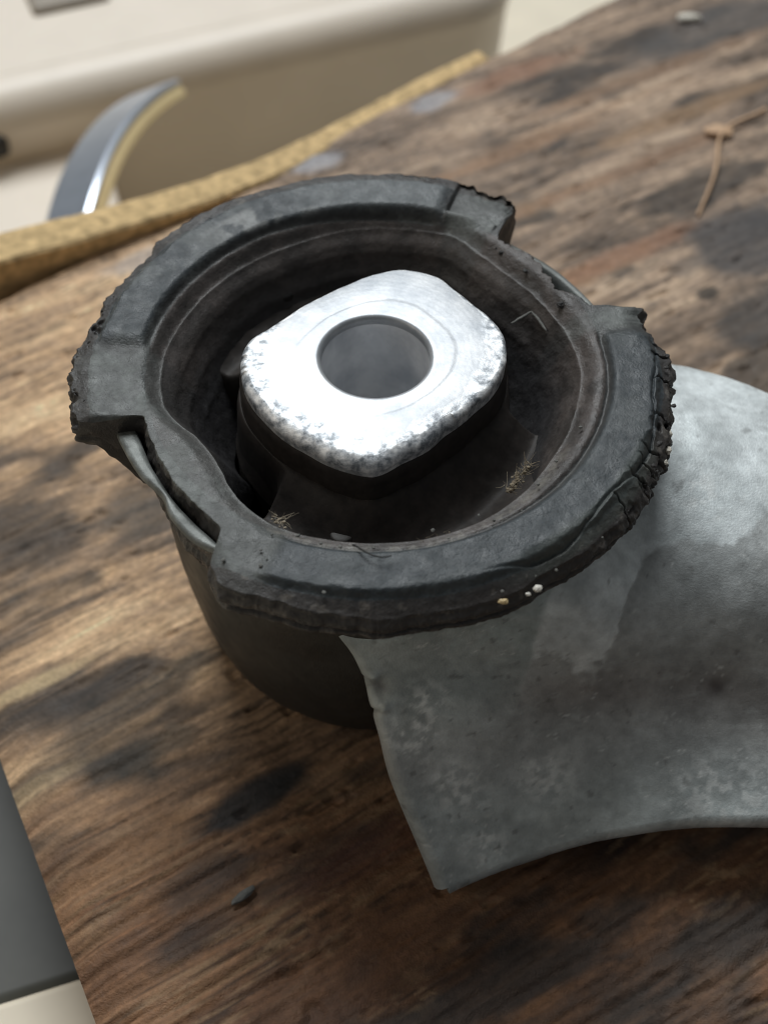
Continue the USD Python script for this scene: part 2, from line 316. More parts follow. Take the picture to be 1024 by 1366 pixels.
# --- cast body: a saddle shaped web lofted through five section curves, near edge first
sec = [
 [[8.7, -45.7, 3.5], [5.9, -41.1, 9.0], [3.3, -36.9, 14.0], [1.7, -33.4, 17.5], [0.3, -30.0, 21.0], [-1.1, -27.7, 24.5], [-3.7, -26.2, 28.5], [-5.7, -24.5, 32.0]],
 [[17.8, -42.6, 5.5], [16.8, -38.2, 10.0], [15.6, -34.0, 15.0], [14.5, -30.2, 20.5], [13.7, -27.4, 25.0], [12.8, -25.8, 29.5], [11.8, -24.6, 33.0], [10.6, -22.4, 35.5]],
 [[26.5, -40.8, 8.0], [26.5, -36.5, 11.5], [26.2, -32.3, 15.5], [25.5, -28.7, 20.5], [24.2, -26.3, 26.5], [22.8, -22.9, 32.0], [21.0, -18.9, 35.0], [18.7, -13.7, 36.5]],
 [[39.5, -39.6, 10.0], [40.0, -35.1, 12.5], [39.9, -30.8, 15.5], [38.9, -26.6, 20.5], [37.0, -21.5, 28.5], [35.6, -13.1, 33.0], [35.2, -1.8, 34.5], [36.8, 12.8, 31.5]],
 [[53.1, -40.2, 11.0], [53.9, -35.8, 13.0], [54.1, -31.7, 15.5], [53.5, -27.3, 20.0], [52.0, -22.5, 27.0], [51.9, -16.6, 30.5], [53.0, -7.8, 32.0], [56.0, 5.4, 30.2]],
 [[75.0, -42.5, 11.5], [75.8, -38.2, 13.3], [76.0, -34.2, 15.5], [75.5, -30.0, 19.5], [74.5, -25.5, 26.0], [74.5, -20.0, 29.0], [75.5, -13.5, 30.0], [79.0, -3.5, 28.5]],
 [[100.0, -45.5, 11.5], [100.8, -41.2, 13.3], [101.0, -37.2, 15.5], [100.5, -33.0, 19.0], [99.5, -28.5, 24.5], [99.5, -23.0, 27.0], [100.5, -17.5, 28.0], [103.0, -9.0, 26.5]]]
sec = np.array(sec)
su = np.array([0, 0.11, 0.2, 0.34, 0.5, 0.74, 1.0])
NU, NV = 300, 170
tv = np.linspace(0, 1, 8)
A1 = make_interp_spline(tv, sec, k=3, axis=1)(np.linspace(0, 1, NV))
surf = PchipInterpolator(su, A1, axis=0)(np.linspace(0, 1, NU))
# the flat worn facet beside the bushing and shallow casting unevenness
du_, dv_ = np.gradient(surf, axis=0), np.gradient(surf, axis=1)
nrm = np.cross(du_, dv_); nrm /= np.linalg.norm(nrm, axis=2, keepdims=True)
if nrm[..., 2].mean() < 0: nrm = -nrm
P3 = surf.reshape(-1, 3)
dis = 0.55 * (fbm(P3 / 9.0, 3, 41) - 0.5) + 0.16 * (fbm(P3 / 2.2, 3, 42) - 0.5)
for (qx, qy, qz, rr_, hh) in ((0.4, -29.2, 21.5, 1.3, -0.9), (42.5, -21.5, 26.0, 0.7, -0.6), (1.2, -31.0, 20.0, 0.5, 0.5), (40.0, -27.5, 19.0, 1.4, -0.2), (0.0, -28.6, 23.0, 0.5, 0.45)):
    dd = np.linalg.norm(P3 - [qx, qy, qz], axis=1); dis += hh * np.exp(-(dd / rr_) ** 2)
dis = dis.reshape(NU, NV)
outer = surf + nrm * dis[..., None]
THK = 3.6
inner = outer - nrm * THK
# rounded rim from outer to inner along the near edge (v=0), back edge (v=1) and left end (u=0)
def bead(O, N, out, n=7):
    a = np.linspace(0, PI, n)[1:-1]
    c = O - N * THK / 2
    return np.stack([c + N * (THK / 2 * math.cos(t)) + out * (THK / 2 * 0.75 * math.sin(t)) for t in a], 0)
def unit(q): return q / np.linalg.norm(q, axis=-1, keepdims=True)
b0 = bead(outer[:, 0], nrm[:, 0], unit(outer[:, 0] - outer[:, 1]))
b1 = bead(outer[:, -1], nrm[:, -1], unit(outer[:, -1] - outer[:, -2]))
loop = np.concatenate([inner[:, ::-1].transpose(1, 0, 2)[::-1][::-1], b0[::-1], outer.transpose(1, 0, 2), b1], 0)    # rows around the section
loop = loop.transpose(1, 0, 2); nL = loop.shape[1]
fl = grid_faces(NU, nL); 
close = np.array([[i * nL + nL - 1, (i + 1) * nL + nL - 1, (i + 1) * nL] for i in range(NU - 1)] + [[i * nL + nL - 1, (i + 1) * nL, i * nL] for i in range(NU - 1)])
fl = np.vstack([fl, close])
ends_v, ends_f = [], []
base = NU * nL
bu = bead(outer[0], nrm[0], unit(outer[0] - outer[1]))                       # left end bead (rows n, NV)
EB = np.concatenate([outer[0][None], bu, inner[0][None]], 0); nb = EB.shape[0]
ends_v.append(EB.reshape(-1, 3)); ends_f.append(grid_faces(nb, NV) + base); base += EB.shape[0] * NV
EB = np.stack([outer[-1], inner[-1]], 0); ends_v.append(EB.reshape(-1, 3)); ends_f.append(grid_faces(2, NV, flip=True) + base)
arm = trimesh.Trimesh(np.vstack([loop.reshape(-1, 3)] + ends_v), np.vstack([fl] + ends_f), process=False)
tipb = trimesh.creation.icosphere(3, THK * 0.40); tipb.apply_translation(outer[3, 2] - nrm[3, 2] * THK / 2)
arm = trimesh.util.concatenate([arm, tipb]); arm.merge_vertices(digits_vertex=5)
trimesh.repair.fix_normals(arm)
av = np.array(arm.vertices)
def arm_color(p):
    x, y, z = p.T
    base = np.tile(col(0.68, 0.72, 0.72), (len(p), 1))
    m = fbm(p / 9.0, 5, 51); base = lerp(base, col(0.40, 0.44, 0.44), sstep(0.42, 0.62, m) * 0.5)
    # the darker greenish grey face below a crooked wear line beside the bushing
    line = (y + 21.5) + 0.55 * (x - 17.0) * 0 + 3.0 * (fbm(np.c_[x / 7, y / 7, 0 * x], 3, 52) - 0.5)
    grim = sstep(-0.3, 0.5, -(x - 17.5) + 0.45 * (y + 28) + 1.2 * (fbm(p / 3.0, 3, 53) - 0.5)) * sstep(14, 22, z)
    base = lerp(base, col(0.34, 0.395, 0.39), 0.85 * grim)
    # brown grey dirt film on the slope with a sharp, uneven upper border
    border = -16.5 + 5.0 * sstep(38, 48, x) - 10.5 * sstep(33, 25, x) + 4.5 * (fbm(p / 6.0, 5, 54) - 0.5)
    film = sstep(0.3, -0.3, y - border + 1.6 * (fbm(p / 1.2, 3, 58) - 0.5)) * (0.86 + 0.4 * (fbm(p / 3.0, 4, 59) - 0.35))
    base = lerp(base, col(0.35, 0.362, 0.355), 0.92 * film * (1 - 0.6 * grim))
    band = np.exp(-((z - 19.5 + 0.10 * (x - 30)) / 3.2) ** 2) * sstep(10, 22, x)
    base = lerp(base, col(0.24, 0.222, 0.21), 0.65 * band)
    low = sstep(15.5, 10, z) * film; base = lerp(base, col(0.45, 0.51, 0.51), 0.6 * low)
    mo = fbm(p / 4.5, 5, 60); base = base * (1 + 0.28 * (sstep(0.36, 0.66, mo) - 0.5))[:, None]
    sc_ = sstep(0.60, 0.70, fbm(p / np.array([2.6, 0.7, 1.2]), 4, 64)); base = lerp(base, col(0.50, 0.53, 0.52), 0.30 * sc_)
    # pale oxide specks and scuffs
    for (qx, qy, qz, rr_, k) in ((4.5, -33.5, 18.0, 2.4, 0.8), (6.0, -30.8, 21.0, 2.0, 0.6), (9.5, -37.5, 13.0, 3.2, 0.55), (13.0, -42.0, 7.0, 2.2, 0.5), (20, -36.0, 12.5, 3, 0.4), (40, -37.5, 11, 5, 0.35), (49, -37.5, 12.5, 4, 0.45), (38, -10, 33.5, 3, 0.45), (46, -17, 29, 2.0, 0.5)):
        dd = np.linalg.norm((p - [qx, qy, qz]) / rr_, axis=1)
        w = np.exp(-dd ** 2) * sstep(0.46, 0.60, fbm(p / 0.8, 4, 55)) ; base = lerp(base, col(0.88, 0.90, 0.88), min(1, 1.15 * k) * w)
    sp = sstep(0.69, 0.76, fbm(p / 0.45, 3, 56)) * sstep(0.45, 0.6, fbm(p / 6.0, 3, 65)); base = lerp(base, col(0.75, 0.77, 0.75), 0.5 * sp)
    dk = sstep(0.72, 0.78, fbm(p / 1.1, 3, 57)); base = lerp(base, col(0.10, 0.095, 0.09), 0.45 * dk)
    for (qx, qy, qz, rr_) in ((0.4, -29.2, 21.5, 1.0), (42.5, -21.5, 26.0, 0.55), (40.0, -27.5, 19.0, 1.2)):
        w = np.exp(-(np.linalg.norm(p - [qx, qy, qz], axis=1) / rr_) ** 2); base = lerp(base, col(0.07, 0.055, 0.055), 0.75 * w)
    return base
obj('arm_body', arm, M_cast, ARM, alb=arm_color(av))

# --- the cup of the casting that the bushing is pressed into
th = np.linspace(-180, 180, 721)[:-1]; tr = np.radians(th)
rimw = periodic({-175: 30.2, -163: 30.2, -150: 29.7, -142: 29.2, -136: 30.1, -128: 30.6, -121: 30.2, -60: 30, 0: 30, 60: 30, 120: 30})(th)
ledge_in = periodic({-165: 27.9, -149: 28.0, -139: 28.4, -128: 28.9, -121: 29.3, 0: 28.9, 120: 28.4})(th)
prof = [(0.0, 22.3), (0.6, 23.1), (3, 23.9), (7, 24.7), (12, 25.4), (20, 26.1), (28, 26.5), (33, 26.9), (36.5, 27.4), (39.6, None), (40.9, None), (41.3, None), (41.25, None), (40.9, None), (36, 27.4), (30, 26.4)]
lift = 1.7 * sstep(-168, -160, th) * sstep(-116, -122, th)
rows = []
for i, (zc, rc) in enumerate(prof):
    if rc is None:
        rad = {9: rimw - 0.9, 10: rimw, 11: rimw - 0.3, 12: ledge_in + 0.25, 13: ledge_in}[i]
    else: rad = np.full_like(th, rc)
    rows.append(np.c_[rad * np.cos(tr), rad * np.sin(tr), np.full_like(th, zc) + (lift if rc is None else 0)])
rows = np.array(rows); s_ = np.r_[0, np.cumsum(np.linalg.norm(np.diff(rows.mean(1) * 0 + np.array([[r[0], q[0, 2], 0] for r, q in zip([(np.hypot(*rw[0, :2]),) for rw in rows], rows)]), axis=0), axis=1))]
fine = PchipInterpolator(s_, rows, axis=0)(np.linspace(0, s_[-1], 90))
cup = fine.transpose(1, 0, 2)
cv = cup.reshape(-1, 3); rad = np.hypot(cv[:, 0], cv[:, 1])
cv = cv + (cv * [1, 1, 0] / rad[:, None]) * (0.35 * (fbm(cv / 4.0, 3, 61) - 0.5))[:, None]
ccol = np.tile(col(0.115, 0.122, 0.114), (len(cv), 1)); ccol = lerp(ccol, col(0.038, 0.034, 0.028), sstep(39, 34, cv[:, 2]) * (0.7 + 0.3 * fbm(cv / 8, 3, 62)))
ccol = lerp(ccol, col(0.27, 0.285, 0.27), 0.6 * sstep(39.5, 41.5, cv[:, 2]) * sstep(0.36, 0.62, fbm(cv / 2.0, 4, 63)))
m = trimesh.Trimesh(cv, grid_faces(720, 90, wrap_u=True), process=False); trimesh.repair.fix_normals(m)
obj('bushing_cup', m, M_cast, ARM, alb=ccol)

# --- the rubber bushing: flange ring with two notches, three raised pads, a ridged bore
NTH = 2160
th = np.linspace(-180, 180, NTH + 1)[:-1]; tr = np.radians(th)
def window(a, b, w=0.7):                                  # 1 between the angles a..b (degrees, a<b), soft over w
    d = (th - a) % 360; span = (b - a) % 360
    return sstep(0, w, d) * (1 - sstep(span - w, span, d)) * (d <= span)
notchL, notchR = window(-164.5, -121, 1.6), window(17.8, 57.5, 1.6)
lowtab = window(57.0, 72, 0.8)                             # thin torn rest of the lip
neckL = periodic({-165: 27.3, -160: 27.5, -149: 27.8, -139: 28.3, -128: 28.7, -122: 29.3, -100: 29, 0: 29, 120: 28})(th)
neckR = periodic({14: 28.2, 18: 27.6, 24: 26.9, 32: 25.6, 38: 26.3, 44: 26.6, 50: 26.4, 56: 26.6, 59: 27.5, 120: 28, 240: 28})(th) + 0.9 * (fbm(np.c_[th / 4, 0 * th, 0 * th], 3, 71) - 0.5)
Rout = 34.25 + 1.3 * (fbm(np.c_[np.cos(tr) * 9, np.sin(tr) * 9, 0 * th], 4, 72) - 0.5) + 0.6 * window(165, -163, 3) + 0.5 * window(-124, -60, 8) + 0.45 * window(58, 150, 20)
Rout += 1.3 * np.exp(-((th - 142.5) / 0.9) ** 2) - 1.3 * window(4, 18, 5)
Rout = Rout - 0.9 * window(-121.5, -117.5, 2.0)
Rout = Rout * (1 - notchL) + neckL * notchL
Rout = Rout * (1 - notchR) + neckR * notchR
from scipy.ndimage import gaussian_filter1d
Rout = gaussian_filter1d(Rout, 5.5, mode='wrap') + 0.9 * (fbm(np.c_[np.cos(tr) * 30, np.sin(tr) * 30, 0 * th + 2], 3, 73) - 0.5) * np.maximum(1.6 * window(0, 75, 6), 0.35)
Rin = periodic({0: 23.6, -13: 23.3, -31: 23.4, -49: 24.3, -64: 25.0, -76: 25.2, -90: 25.2, -102: 25.2, -113: 25.2, -122: 24.6, -131: 23.6, -137: 22.6, -146: 22.0, -152: 22.2, -159: 23.3, -168: 24.4, 180: 24.6, 150: 24.5, 120: 24.6, 90: 25.4, 70: 25.4, 57: 23.6, 45: 22.8, 30: 22.8, 15: 23.2})(th)
pads = np.maximum(window(-113, 12, 5), window(71, 176, 4.0))
innotch = np.maximum(notchL, notchR)
edrop = (0.75 - 0.4 * window(50, 150, 20) + 1.0 * window(-116, 4, 30)) * (1 - innotch) + 0.45 * innotch
k_wall = 0.52 - 0.46 * window(-160, -20, 30)
nA, nB, nC, nD = 10, 26, 110, 60
zbot = (H - 4.6) * (1 - innotch) + (H - 12.0) * innotch
Vr, Vz, Zone = [], [], []
for i in range(nA):                                       # underside
    t = i / nA; Vr.append(26.2 * (1 - t) + (Rout - 0.7) * t if True else 0); Vz.append(zbot - 0.9 * (1 - t)); Zone.append(np.zeros(NTH))
for i in range(nB):                                       # outer wall with a swelling lip
    t = i / (nB - 1); prof_ = -0.7 * (1 - sstep(0, 0.2, t)) - 0.55 * sstep(0.62, 1.0, t) ** 1.5 - 0.45 * np.exp(-((t - 0.42) / 0.07) ** 2) * (1 - innotch)
    zt = H - edrop
    Vr.append(Rout + prof_); Vz.append(zbot + (zt - zbot) * t); Zone.append(np.ones(NTH))
for i in range(1, nC + 1):                                # top, from the outer edge to the bore
    t = i / nC; r = (Rout - 0.55) * (1 - t) + Rin * t
    ed, bo = Rout - r, r - Rin
    zz_ = H - edrop * (1 - sstep(0, 1.0, ed / (3.4 * (1 - innotch) + 0.8 * innotch))) ** 1.3
    padprof = sstep(26.3, 27.6, r) * (1 - sstep(31.7, 32.5, r))
    zz_ += 0.55 * pads * padprof
    zz_ -= 0.35 * pads * np.exp(-((r - 26.5) / 0.4) ** 2)                        # soft groove along the pad
    zz_ -= 0.4 * pads * window(-72, 8, 14) * np.exp(-((r - (32.0 + 0.5 * np.sin(th / 5))) / 0.17) ** 2)  # crack in the outer pad
    zz_ -= 0.8 * lowtab * sstep(27.6, 28.4, r) - 0.3 * lowtab * sstep(26.2, 27.6, r)
    zz_ -= (1.5 - 0.7 * window(-160, -20, 30)) * (1 - sstep(0, 2.6, bo)) ** 1.6    # rolls off into the bore
    zz_ -= 0.7 * window(60, -178, 25) * sstep(27.2, 24.8, r)
    Vr.append(r); Vz.append(zz_); Zone.append(np.full(NTH, 2.0))
zl = Vz[-1]
for i in range(1, nD + 1):                                # bore wall with moulded ridges
    t = i / nD; d = 13.5 * t
    rid_ = 0.42 * np.exp(-((d - 2.1) / 0.45) ** 2) + 0.5 * np.exp(-((d - 4.6) / 0.6) ** 2) + 0.35 * np.exp(-((d - 7.4) / 0.5) ** 2)
    rid_ = rid_ * 0.5 * (0.1 + 0.9 * fbm(np.c_[np.cos(tr) * 4, np.sin(tr) * 4, 0 * tr + d * 0.12], 3, 77))
    Vr.append(Rin - k_wall * d - rid_ * (0.35 + 0.65 * window(20, -165, 20)) * 1.0 - 0.7 * sstep(0, 0.1, t) * window(20, -165, 25)); Vz.append(zl - d); Zone.append(np.full(NTH, 3.0))
Vr, Vz, Zone = np.array(Vr), np.array(Vz), np.array(Zone)
V = np.stack([Vr * np.cos(tr), Vr * np.sin(tr), Vz], 2)    # (rows, NTH, 3)
flat = V.reshape(-1, 3); zone = Zone.ravel(); rr = np.hypot(flat[:, 0], flat[:, 1]); aa = np.degrees(np.arctan2(flat[:, 1], flat[:, 0]))
# rubber surface: lumps, torn crumbly outer edge, pits
lump = 0.35 * (fbm(flat / 5.0, 3, 81) - 0.5) + 0.16 * (fbm(flat / 1.1, 3, 82) - 0.5)
flat[:, 2] += np.where(zone >= 2, lump, lump * 0.4)
rag = (fbm(flat / 1.3, 4, 83) - 0.5)
radial = np.where(zone == 1, 1.5 * rag, np.where(zone == 0, 0.8 * rag, np.where((zone == 2) & (rr > 31.5), 0.8 * rag, 0.25 * rag)))
raggy = np.interp((aa + 360) % 360, [0, 15, 20, 60, 70, 120, 140, 180, 200, 236, 250, 300, 330, 360], [1.1, 1.3, 1.3, 1.4, 0.8, 0.45, 0.6, 1.0, 1.0, 0.8, 0.4, 0.35, 0.9, 1.1])
flat[:, :2] *= (1 + radial * raggy / rr)[:, None]
tear = sstep(0.60, 0.70, fbm(flat / np.array([1.7, 1.7, 3.0]) + 5, 3, 84)) * (zone <= 2) * sstep(32.2, 33.0, rr) * sstep(0.6, 1.0, raggy)
flat[:, 2] -= 0.7 * tear * (zone == 2); flat[:, :2] *= (1 - 0.55 * tear * (zone == 1) / rr)[:, None]
# cracks that cross the lip at the right
for (a0, w0) in ((-14.0, 0.22), (-22.5, 0.16), (-30.5, 0.22), (-38, 0.13), (-3.5, 0.16), (3, 0.2), (-26.0, 0.13)):
    wig = a0 + 1.3 * (fbm(np.c_[rr * 1.4, 0 * rr + a0, 0 * rr], 2, 85) - 0.5) * 2
    ck = np.exp(-((aa - wig) / w0) ** 2) * sstep(31.3, 32.6, rr)
    flat[:, 2] -= 0.8 * ck * (zone == 2); flat[:, :2] *= (1 - 0.8 * ck * (zone == 1) / rr)[:, None]
def rubber_color(p, zone, rr, aa):
    c = np.tile(col(0.037, 0.037, 0.036), (len(p), 1))
    padm = np.tile(pads, len(Vr)) * sstep(26.6, 27.4, rr) * (1 - sstep(32.5, 33.5, rr))
    rearleft = np.tile(window(71.5, 178, 4), len(Vr)); tabs = np.clip(np.tile(np.maximum(np.maximum(window(174, -158, 5), window(-165, -108, 4)), np.maximum(window(10, 20, 3), window(56, 72, 3))), len(Vr)), 0, 1)
    d1, d2 = fbm(p / 3.5, 4, 91), fbm(p / 1.0, 4, 92)
    c = lerp(c, col(0.033, 0.041, 0.046), 0.95 * padm)
    dust = sstep(0.44, 0.66, 0.6 * d1 + 0.4 * d2)
    c = lerp(c, col(0.130, 0.140, 0.132), np.clip(dust * (0.14 + 0.22 * rearleft) * (zone == 2) + 0.8 * tabs * (zone == 2) * (0.5 + 0.5 * dust), 0, 1))
    sc = padm * rearleft * sstep(88, 112, aa) * sstep(142, 125, aa) * sstep(31.0, 30.0, rr) * sstep(0.42, 0.56, d1); c = lerp(c, col(0.21, 0.215, 0.21), 0.8 * sc)
    bright = padm * rearleft * sstep(118, 98, aa); c = lerp(c, col(0.13, 0.142, 0.145), 0.6 * bright)
    wall = (zone == 3) | ((zone == 2) & (rr < 26.2)); brown = lerp(np.tile(col(0.088, 0.073, 0.066), (len(p), 1)), col(0.048, 0.040, 0.036), sstep(0.4, 0.6, d1))
    c = np.where(wall[:, None], lerp(c, brown, 0.75 - 0.45 * tabs), c)
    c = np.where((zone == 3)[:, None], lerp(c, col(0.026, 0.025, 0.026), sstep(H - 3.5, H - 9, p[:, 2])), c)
    lip = np.exp(-((rr - np.tile(Rin, len(Vr)) - 0.9) / 0.5) ** 2) * (zone == 2) * np.tile(window(-125, -25, 12), len(Vr)); c = lerp(c, col(0.16, 0.15, 0.13), 0.6 * lip * sstep(0.4, 0.6, d2))
    edge = ((zone == 1) | ((zone == 2) & (rr > 32.6))); c = np.where(edge[:, None], lerp(c, col(0.040, 0.034, 0.031), 0.7), c)
    c = np.where(edge[:, None], lerp(c, col(0.13, 0.115, 0.10), 0.55 * sstep(0.60, 0.70, d2)), c)
    c = lerp(c, col(0.012, 0.011, 0.011), 0.8 * tear)
    ol = sstep(-60, -35, aa) * sstep(-10, -22, aa) * 0 + np.tile(window(-70, -15, 15), len(Vr)) * (zone == 2) * sstep(30.6, 31.6, rr) * (1 - sstep(33.2, 33.6, rr)); c = lerp(c, col(0.085, 0.095, 0.085), 0.55 * ol)
    return c
rc = rubber_color(flat, zone, rr, aa)
nr = len(Vr)
f = grid_faces(nr, NTH)
wrapf = []
i = np.arange(nr - 1); a, b, c_, d = i * NTH + NTH - 1, (i + 1) * NTH + NTH - 1, (i + 1) * NTH, i * NTH
f = np.vstack([f, np.c_[a, b, c_], np.c_[a, c_, d]])
m = trimesh.Trimesh(flat, f, process=False)
if m.face_normals[np.abs(m.triangles_center[:, 2] - H).argmin()][2] < 0: f = f[:, ::-1]
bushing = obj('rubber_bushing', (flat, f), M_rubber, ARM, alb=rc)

# --- inner floor of the bushing: two webs and two deep voids round the sleeve
rho = periodic({171: 15.0, 158: 13.2, 144: 12.2, 125: 11.9, 107: 12.5, 90: 14.0, 76: 15.2, 62: 15.4, 50: 14.7, 39: 14.5, 25: 15.0, 13: 15.3, 2: 15.0, -17: 13.9, -33: 12.9, -50: 12.7, -64: 13.5, -77: 14.3, -92: 15.9, -104: 15.5, -123: 14.7, -146: 14.8, -166: 15.3, -178: 15.4})
th2 = np.linspace(-180, 180, 721)[:-1]; t2 = np.radians(th2)
def win2(a, b, w): d = (th2 - a) % 360; sp = (b - a) % 360; return sstep(0, w, d) * (1 - sstep(sp - w, sp, d)) * (d <= sp)
void = np.maximum(win2(160, -128, 16), win2(-10, 44, 16))
rin2 = np.interp(th2, th, Rin) + 1.0
rows = []
for t in np.linspace(0, 1, 40):
    r = (rho(th2) + 0.15) * (1 - t) + rin2 * t
    zf = H - 5.0 - 4.2 * sstep(0.0, 0.5, t) + 3.6 * sstep(0.45, 1, t) - 20 * void * sstep(0.05, 0.22, t) * (1 - sstep(0.52, 0.80, t))
    rows.append(np.c_[r * np.cos(t2), r * np.sin(t2), zf])
w_ = np.array(rows).transpose(1, 0, 2).reshape(-1, 3); w_[:, 2] += 0.7 * (fbm(w_ / 3, 3, 95) - 0.5)
m = trimesh.Trimesh(w_, grid_faces(720, 40, wrap_u=True), process=False)
if m.face_normals[:, 2].mean() < 0: m.invert()
obj('rubber_web', m, M_core, bushing)
# rubber skin vulcanised round the sleeve
rows = []
for zc, dr in ((H - 13, 1.6), (H - 10, 0.9), (H - 7, 0.5), (H - 4, 0.32), (H - 2.4, 0.3), (H - 1.6, 0.12), (H - 1.3, -0.3)):
    r = rho(th2) + dr; rows.append(np.c_[r * np.cos(t2), r * np.sin(t2), np.full(720, zc) + 0.35 * (fbm(np.c_[np.cos(t2) * 5, np.sin(t2) * 5, 0 * t2 + zc], 3, 96) - 0.5)])
m = trimesh.Trimesh(np.array(rows).transpose(1, 0, 2).reshape(-1, 3), grid_faces(720, 7, wrap_u=True), process=False)
if (m.face_normals[:, :2] * m.triangles_center[:, :2]).sum(1).mean() < 0: m.invert()
obj('sleeve_skin', m, M_core, bushing)
# moulding nubs on the webs
def nub(x, y, z, rx, ry, h):
    c = trimesh.creation.revolve(np.array([[0, h], [0.6, h], [0.85, h * 0.85], [1, h * 0.4], [1.05, -1.5]]), sections=28); c.vertices[:, 0] *= rx; c.vertices[:, 1] *= ry
    c.apply_translation([x, y, z]); trimesh.repair.fix_normals(c); return c
M_nub = plain('grey_nub_rubber', (0.10, 0.094, 0.088), 0.55, nscale=900, amt=0.3, bump=0.3)
obj('moulded_nub', nub(-3.6, -18.6, H - 8.2, 1.3, 1.15, 0.3), M_nub, bushing)
obj('moulded_nub', nub(-12.3, 19.2, H - 7.5, 2.0, 1.6, 0.9), M_hair, bushing)
# a folded rubber tab with pale edges inside the right of the bore
fold = np.array([[16.2, 8.9, H - 2.6], [18.8, 10.9, H - 2.5], [20.4, 8.0, H - 2.9]])
for q in (fold[:2], fold[1:]):
    ln = lerp(q[0], q[1], np.linspace(0, 1, 26)); ln = ln + 0.22 * (np.c_[fbm(ln * 1.7, 3, 1), fbm(ln * 1.7, 3, 2), fbm(ln * 1.7, 3, 3)] - 0.5)
    obj('torn_flash', tube(ln, 0.20 * (0.25 + np.sin(np.linspace(0.15, PI - 0.15, 26)) * 0.6 + 0.3 * noise(ln * 3.0, 6)), 6), M_dust, bushing)

# --- the zinc plated steel sleeve
th3 = np.linspace(-180, 180, 1081)[:-1]; t3 = np.radians(th3)
R3 = rho(th3)
nz = fbm(np.c_[np.cos(t3) * 14, np.sin(t3) * 14, 0 * t3], 4, 101) - 0.5
bev = np.interp(th3, [-180, -150, -120, -90, -60, -40, 0, 40, 100, 140, 180], [0.9, 1.0, 1.3, 1.4, 1.1, 0.8, 0.7, 0.45, 0.3, 0.3, 0.9]) + 0.35 * nz
rows, wear = [], []
def ring(r, z, w): rows.append(np.c_[r * np.cos(t3), r * np.sin(t3), np.zeros_like(t3) + z]); wear.append(np.zeros_like(t3) + w)
ring(np.full_like(t3, 6.2), H - 0.2, 0.1); ring(np.full_like(t3, 6.2), H + 0.3, 0.1)
for a in np.linspace(0, PI / 2, 5)[1:]: ring(6.2 + 0.55 * (1 - math.cos(a)), H + 0.3 + 0.7 * math.sin(a), 0.15)
frontness = np.interp(th3, [-180, -165, -140, -110, -70, -45, -10, 20, 60, 130, 155, 172, 180], [1, 0.9, 0.85, 0.9, 0.75, 0.6, 0.8, 0.65, 0.2, 0.2, 0.5, 1.0, 1.0])
for t in np.linspace(0, 1, 40)[1:]:
    r = 6.75 * (1 - t) + (R3 - bev) * t
    ring(r, H + 1.0 - 0.22 * t ** 3 - 0.03 * sstep(0.30, 0.33, t), np.clip(frontness * sstep(0.35, 1.0, t) * 0.85 + 0.1 * sstep(0.2, 0.0, t), 0, 1))
for t in np.linspace(0, 1, 16)[1:]:
    a = t * PI / 2
    ring(R3 - bev + bev * math.sin(a) + 0.25 * nz * math.sin(a), H + 0.75 - (0.7 * bev + 0.1) * (1 - math.cos(a)) - 0.5 * t * (bev > 0.9), 0.45 + 0.55 * frontness)
for zc in (H - 0.9, H - 1.6, H - 3.0): ring(R3 - 0.05, zc, 0.6)
sv = np.array(rows).transpose(1, 0, 2).reshape(-1, 3); wr = np.array(wear).T.ravel()
on_bevel = sstep(0.5, 0.9, wr); sv[:, 2] += 0.16 * on_bevel * (fbm(sv / 0.75, 3, 102) - 0.5) * (sv[:, 2] > H - 2)
m = trimesh.Trimesh(sv, grid_faces(1080, len(rows), wrap_u=True), process=False)
topf = m.face_normals[(m.triangles_center[:, 2] > H + 0.95)]
if topf[:, 2].mean() < 0: m.invert()
sleeve = obj('steel_sleeve', m, M_zinc, ARM, smooth=True, extra=wr)
M_bore = plain('dull_steel', (0.86, 0.90, 0.96), 0.26, metallic=0.35, nscale=170, amt=0.4, bump=0.15)
bz = np.linspace(H - 42, H - 0.1, 40); ba = np.linspace(0, 2 * PI, 129)[:-1]
bv = np.stack([np.c_[6.2 * np.cos(a) + 0 * bz, 6.2 * np.sin(a) + 0 * bz, bz] for a in ba], 0).reshape(-1, 3)
m = trimesh.Trimesh(bv, grid_faces(128, 40, wrap_u=True), process=False)
if (m.face_normals[:, :2] * m.triangles_center[:, :2]).sum(1).mean() > 0: m.invert()
obj('sleeve_bore', m, M_bore, sleeve)

# --- dirt that clings to the bushing: crumbs of torn rubber along the ragged lip
rng = np.random.default_rng(5)
def crumbs(name, spots, r, mat, seed):
    ms = []
    for i, (a, rad, z) in enumerate(spots):
        p = pebble(r * rng.uniform(0.5, 1.3), seed + i, (rng.uniform(0.7, 1.5), rng.uniform(0.7, 1.2), rng.uniform(0.5, 1)), 2, 0.8)
        p.apply_transform(trimesh.transformations.rotation_matrix(rng.uniform(0, 6), [0, 0, 1])); p.apply_translation([rad * math.cos(math.radians(a)), rad * math.sin(math.radians(a)), z]); ms.append(p)
    tag(obj(name, trimesh.util.concatenate(ms), mat, bushing, smooth=False), kind='stuff')
sp = [(rng.uniform(*s), 33.6 + rng.normal(0, 0.45), H - rng.uniform(0, 3.2)) for s in [(-38, 3)] * 10 + [(165, 196)] * 12 + [(-122, -108)] * 8 + [(140, 145)] * 5]
crumbs('rubber_crumbs', sp, 0.26, M_crumb, 200)
sp = [(rng.uniform(-70, 3), 33.4 + rng.normal(0, 0.5), H - rng.uniform(0.3, 3.4)) for _ in range(9)] + [(rng.uniform(-120, -20), rng.uniform(24.5, 32.5), H + 0.2 + 0.9 * 0) for _ in range(40)]
crumbs('dust_crumbs', sp, 0.17, M_dust, 400)
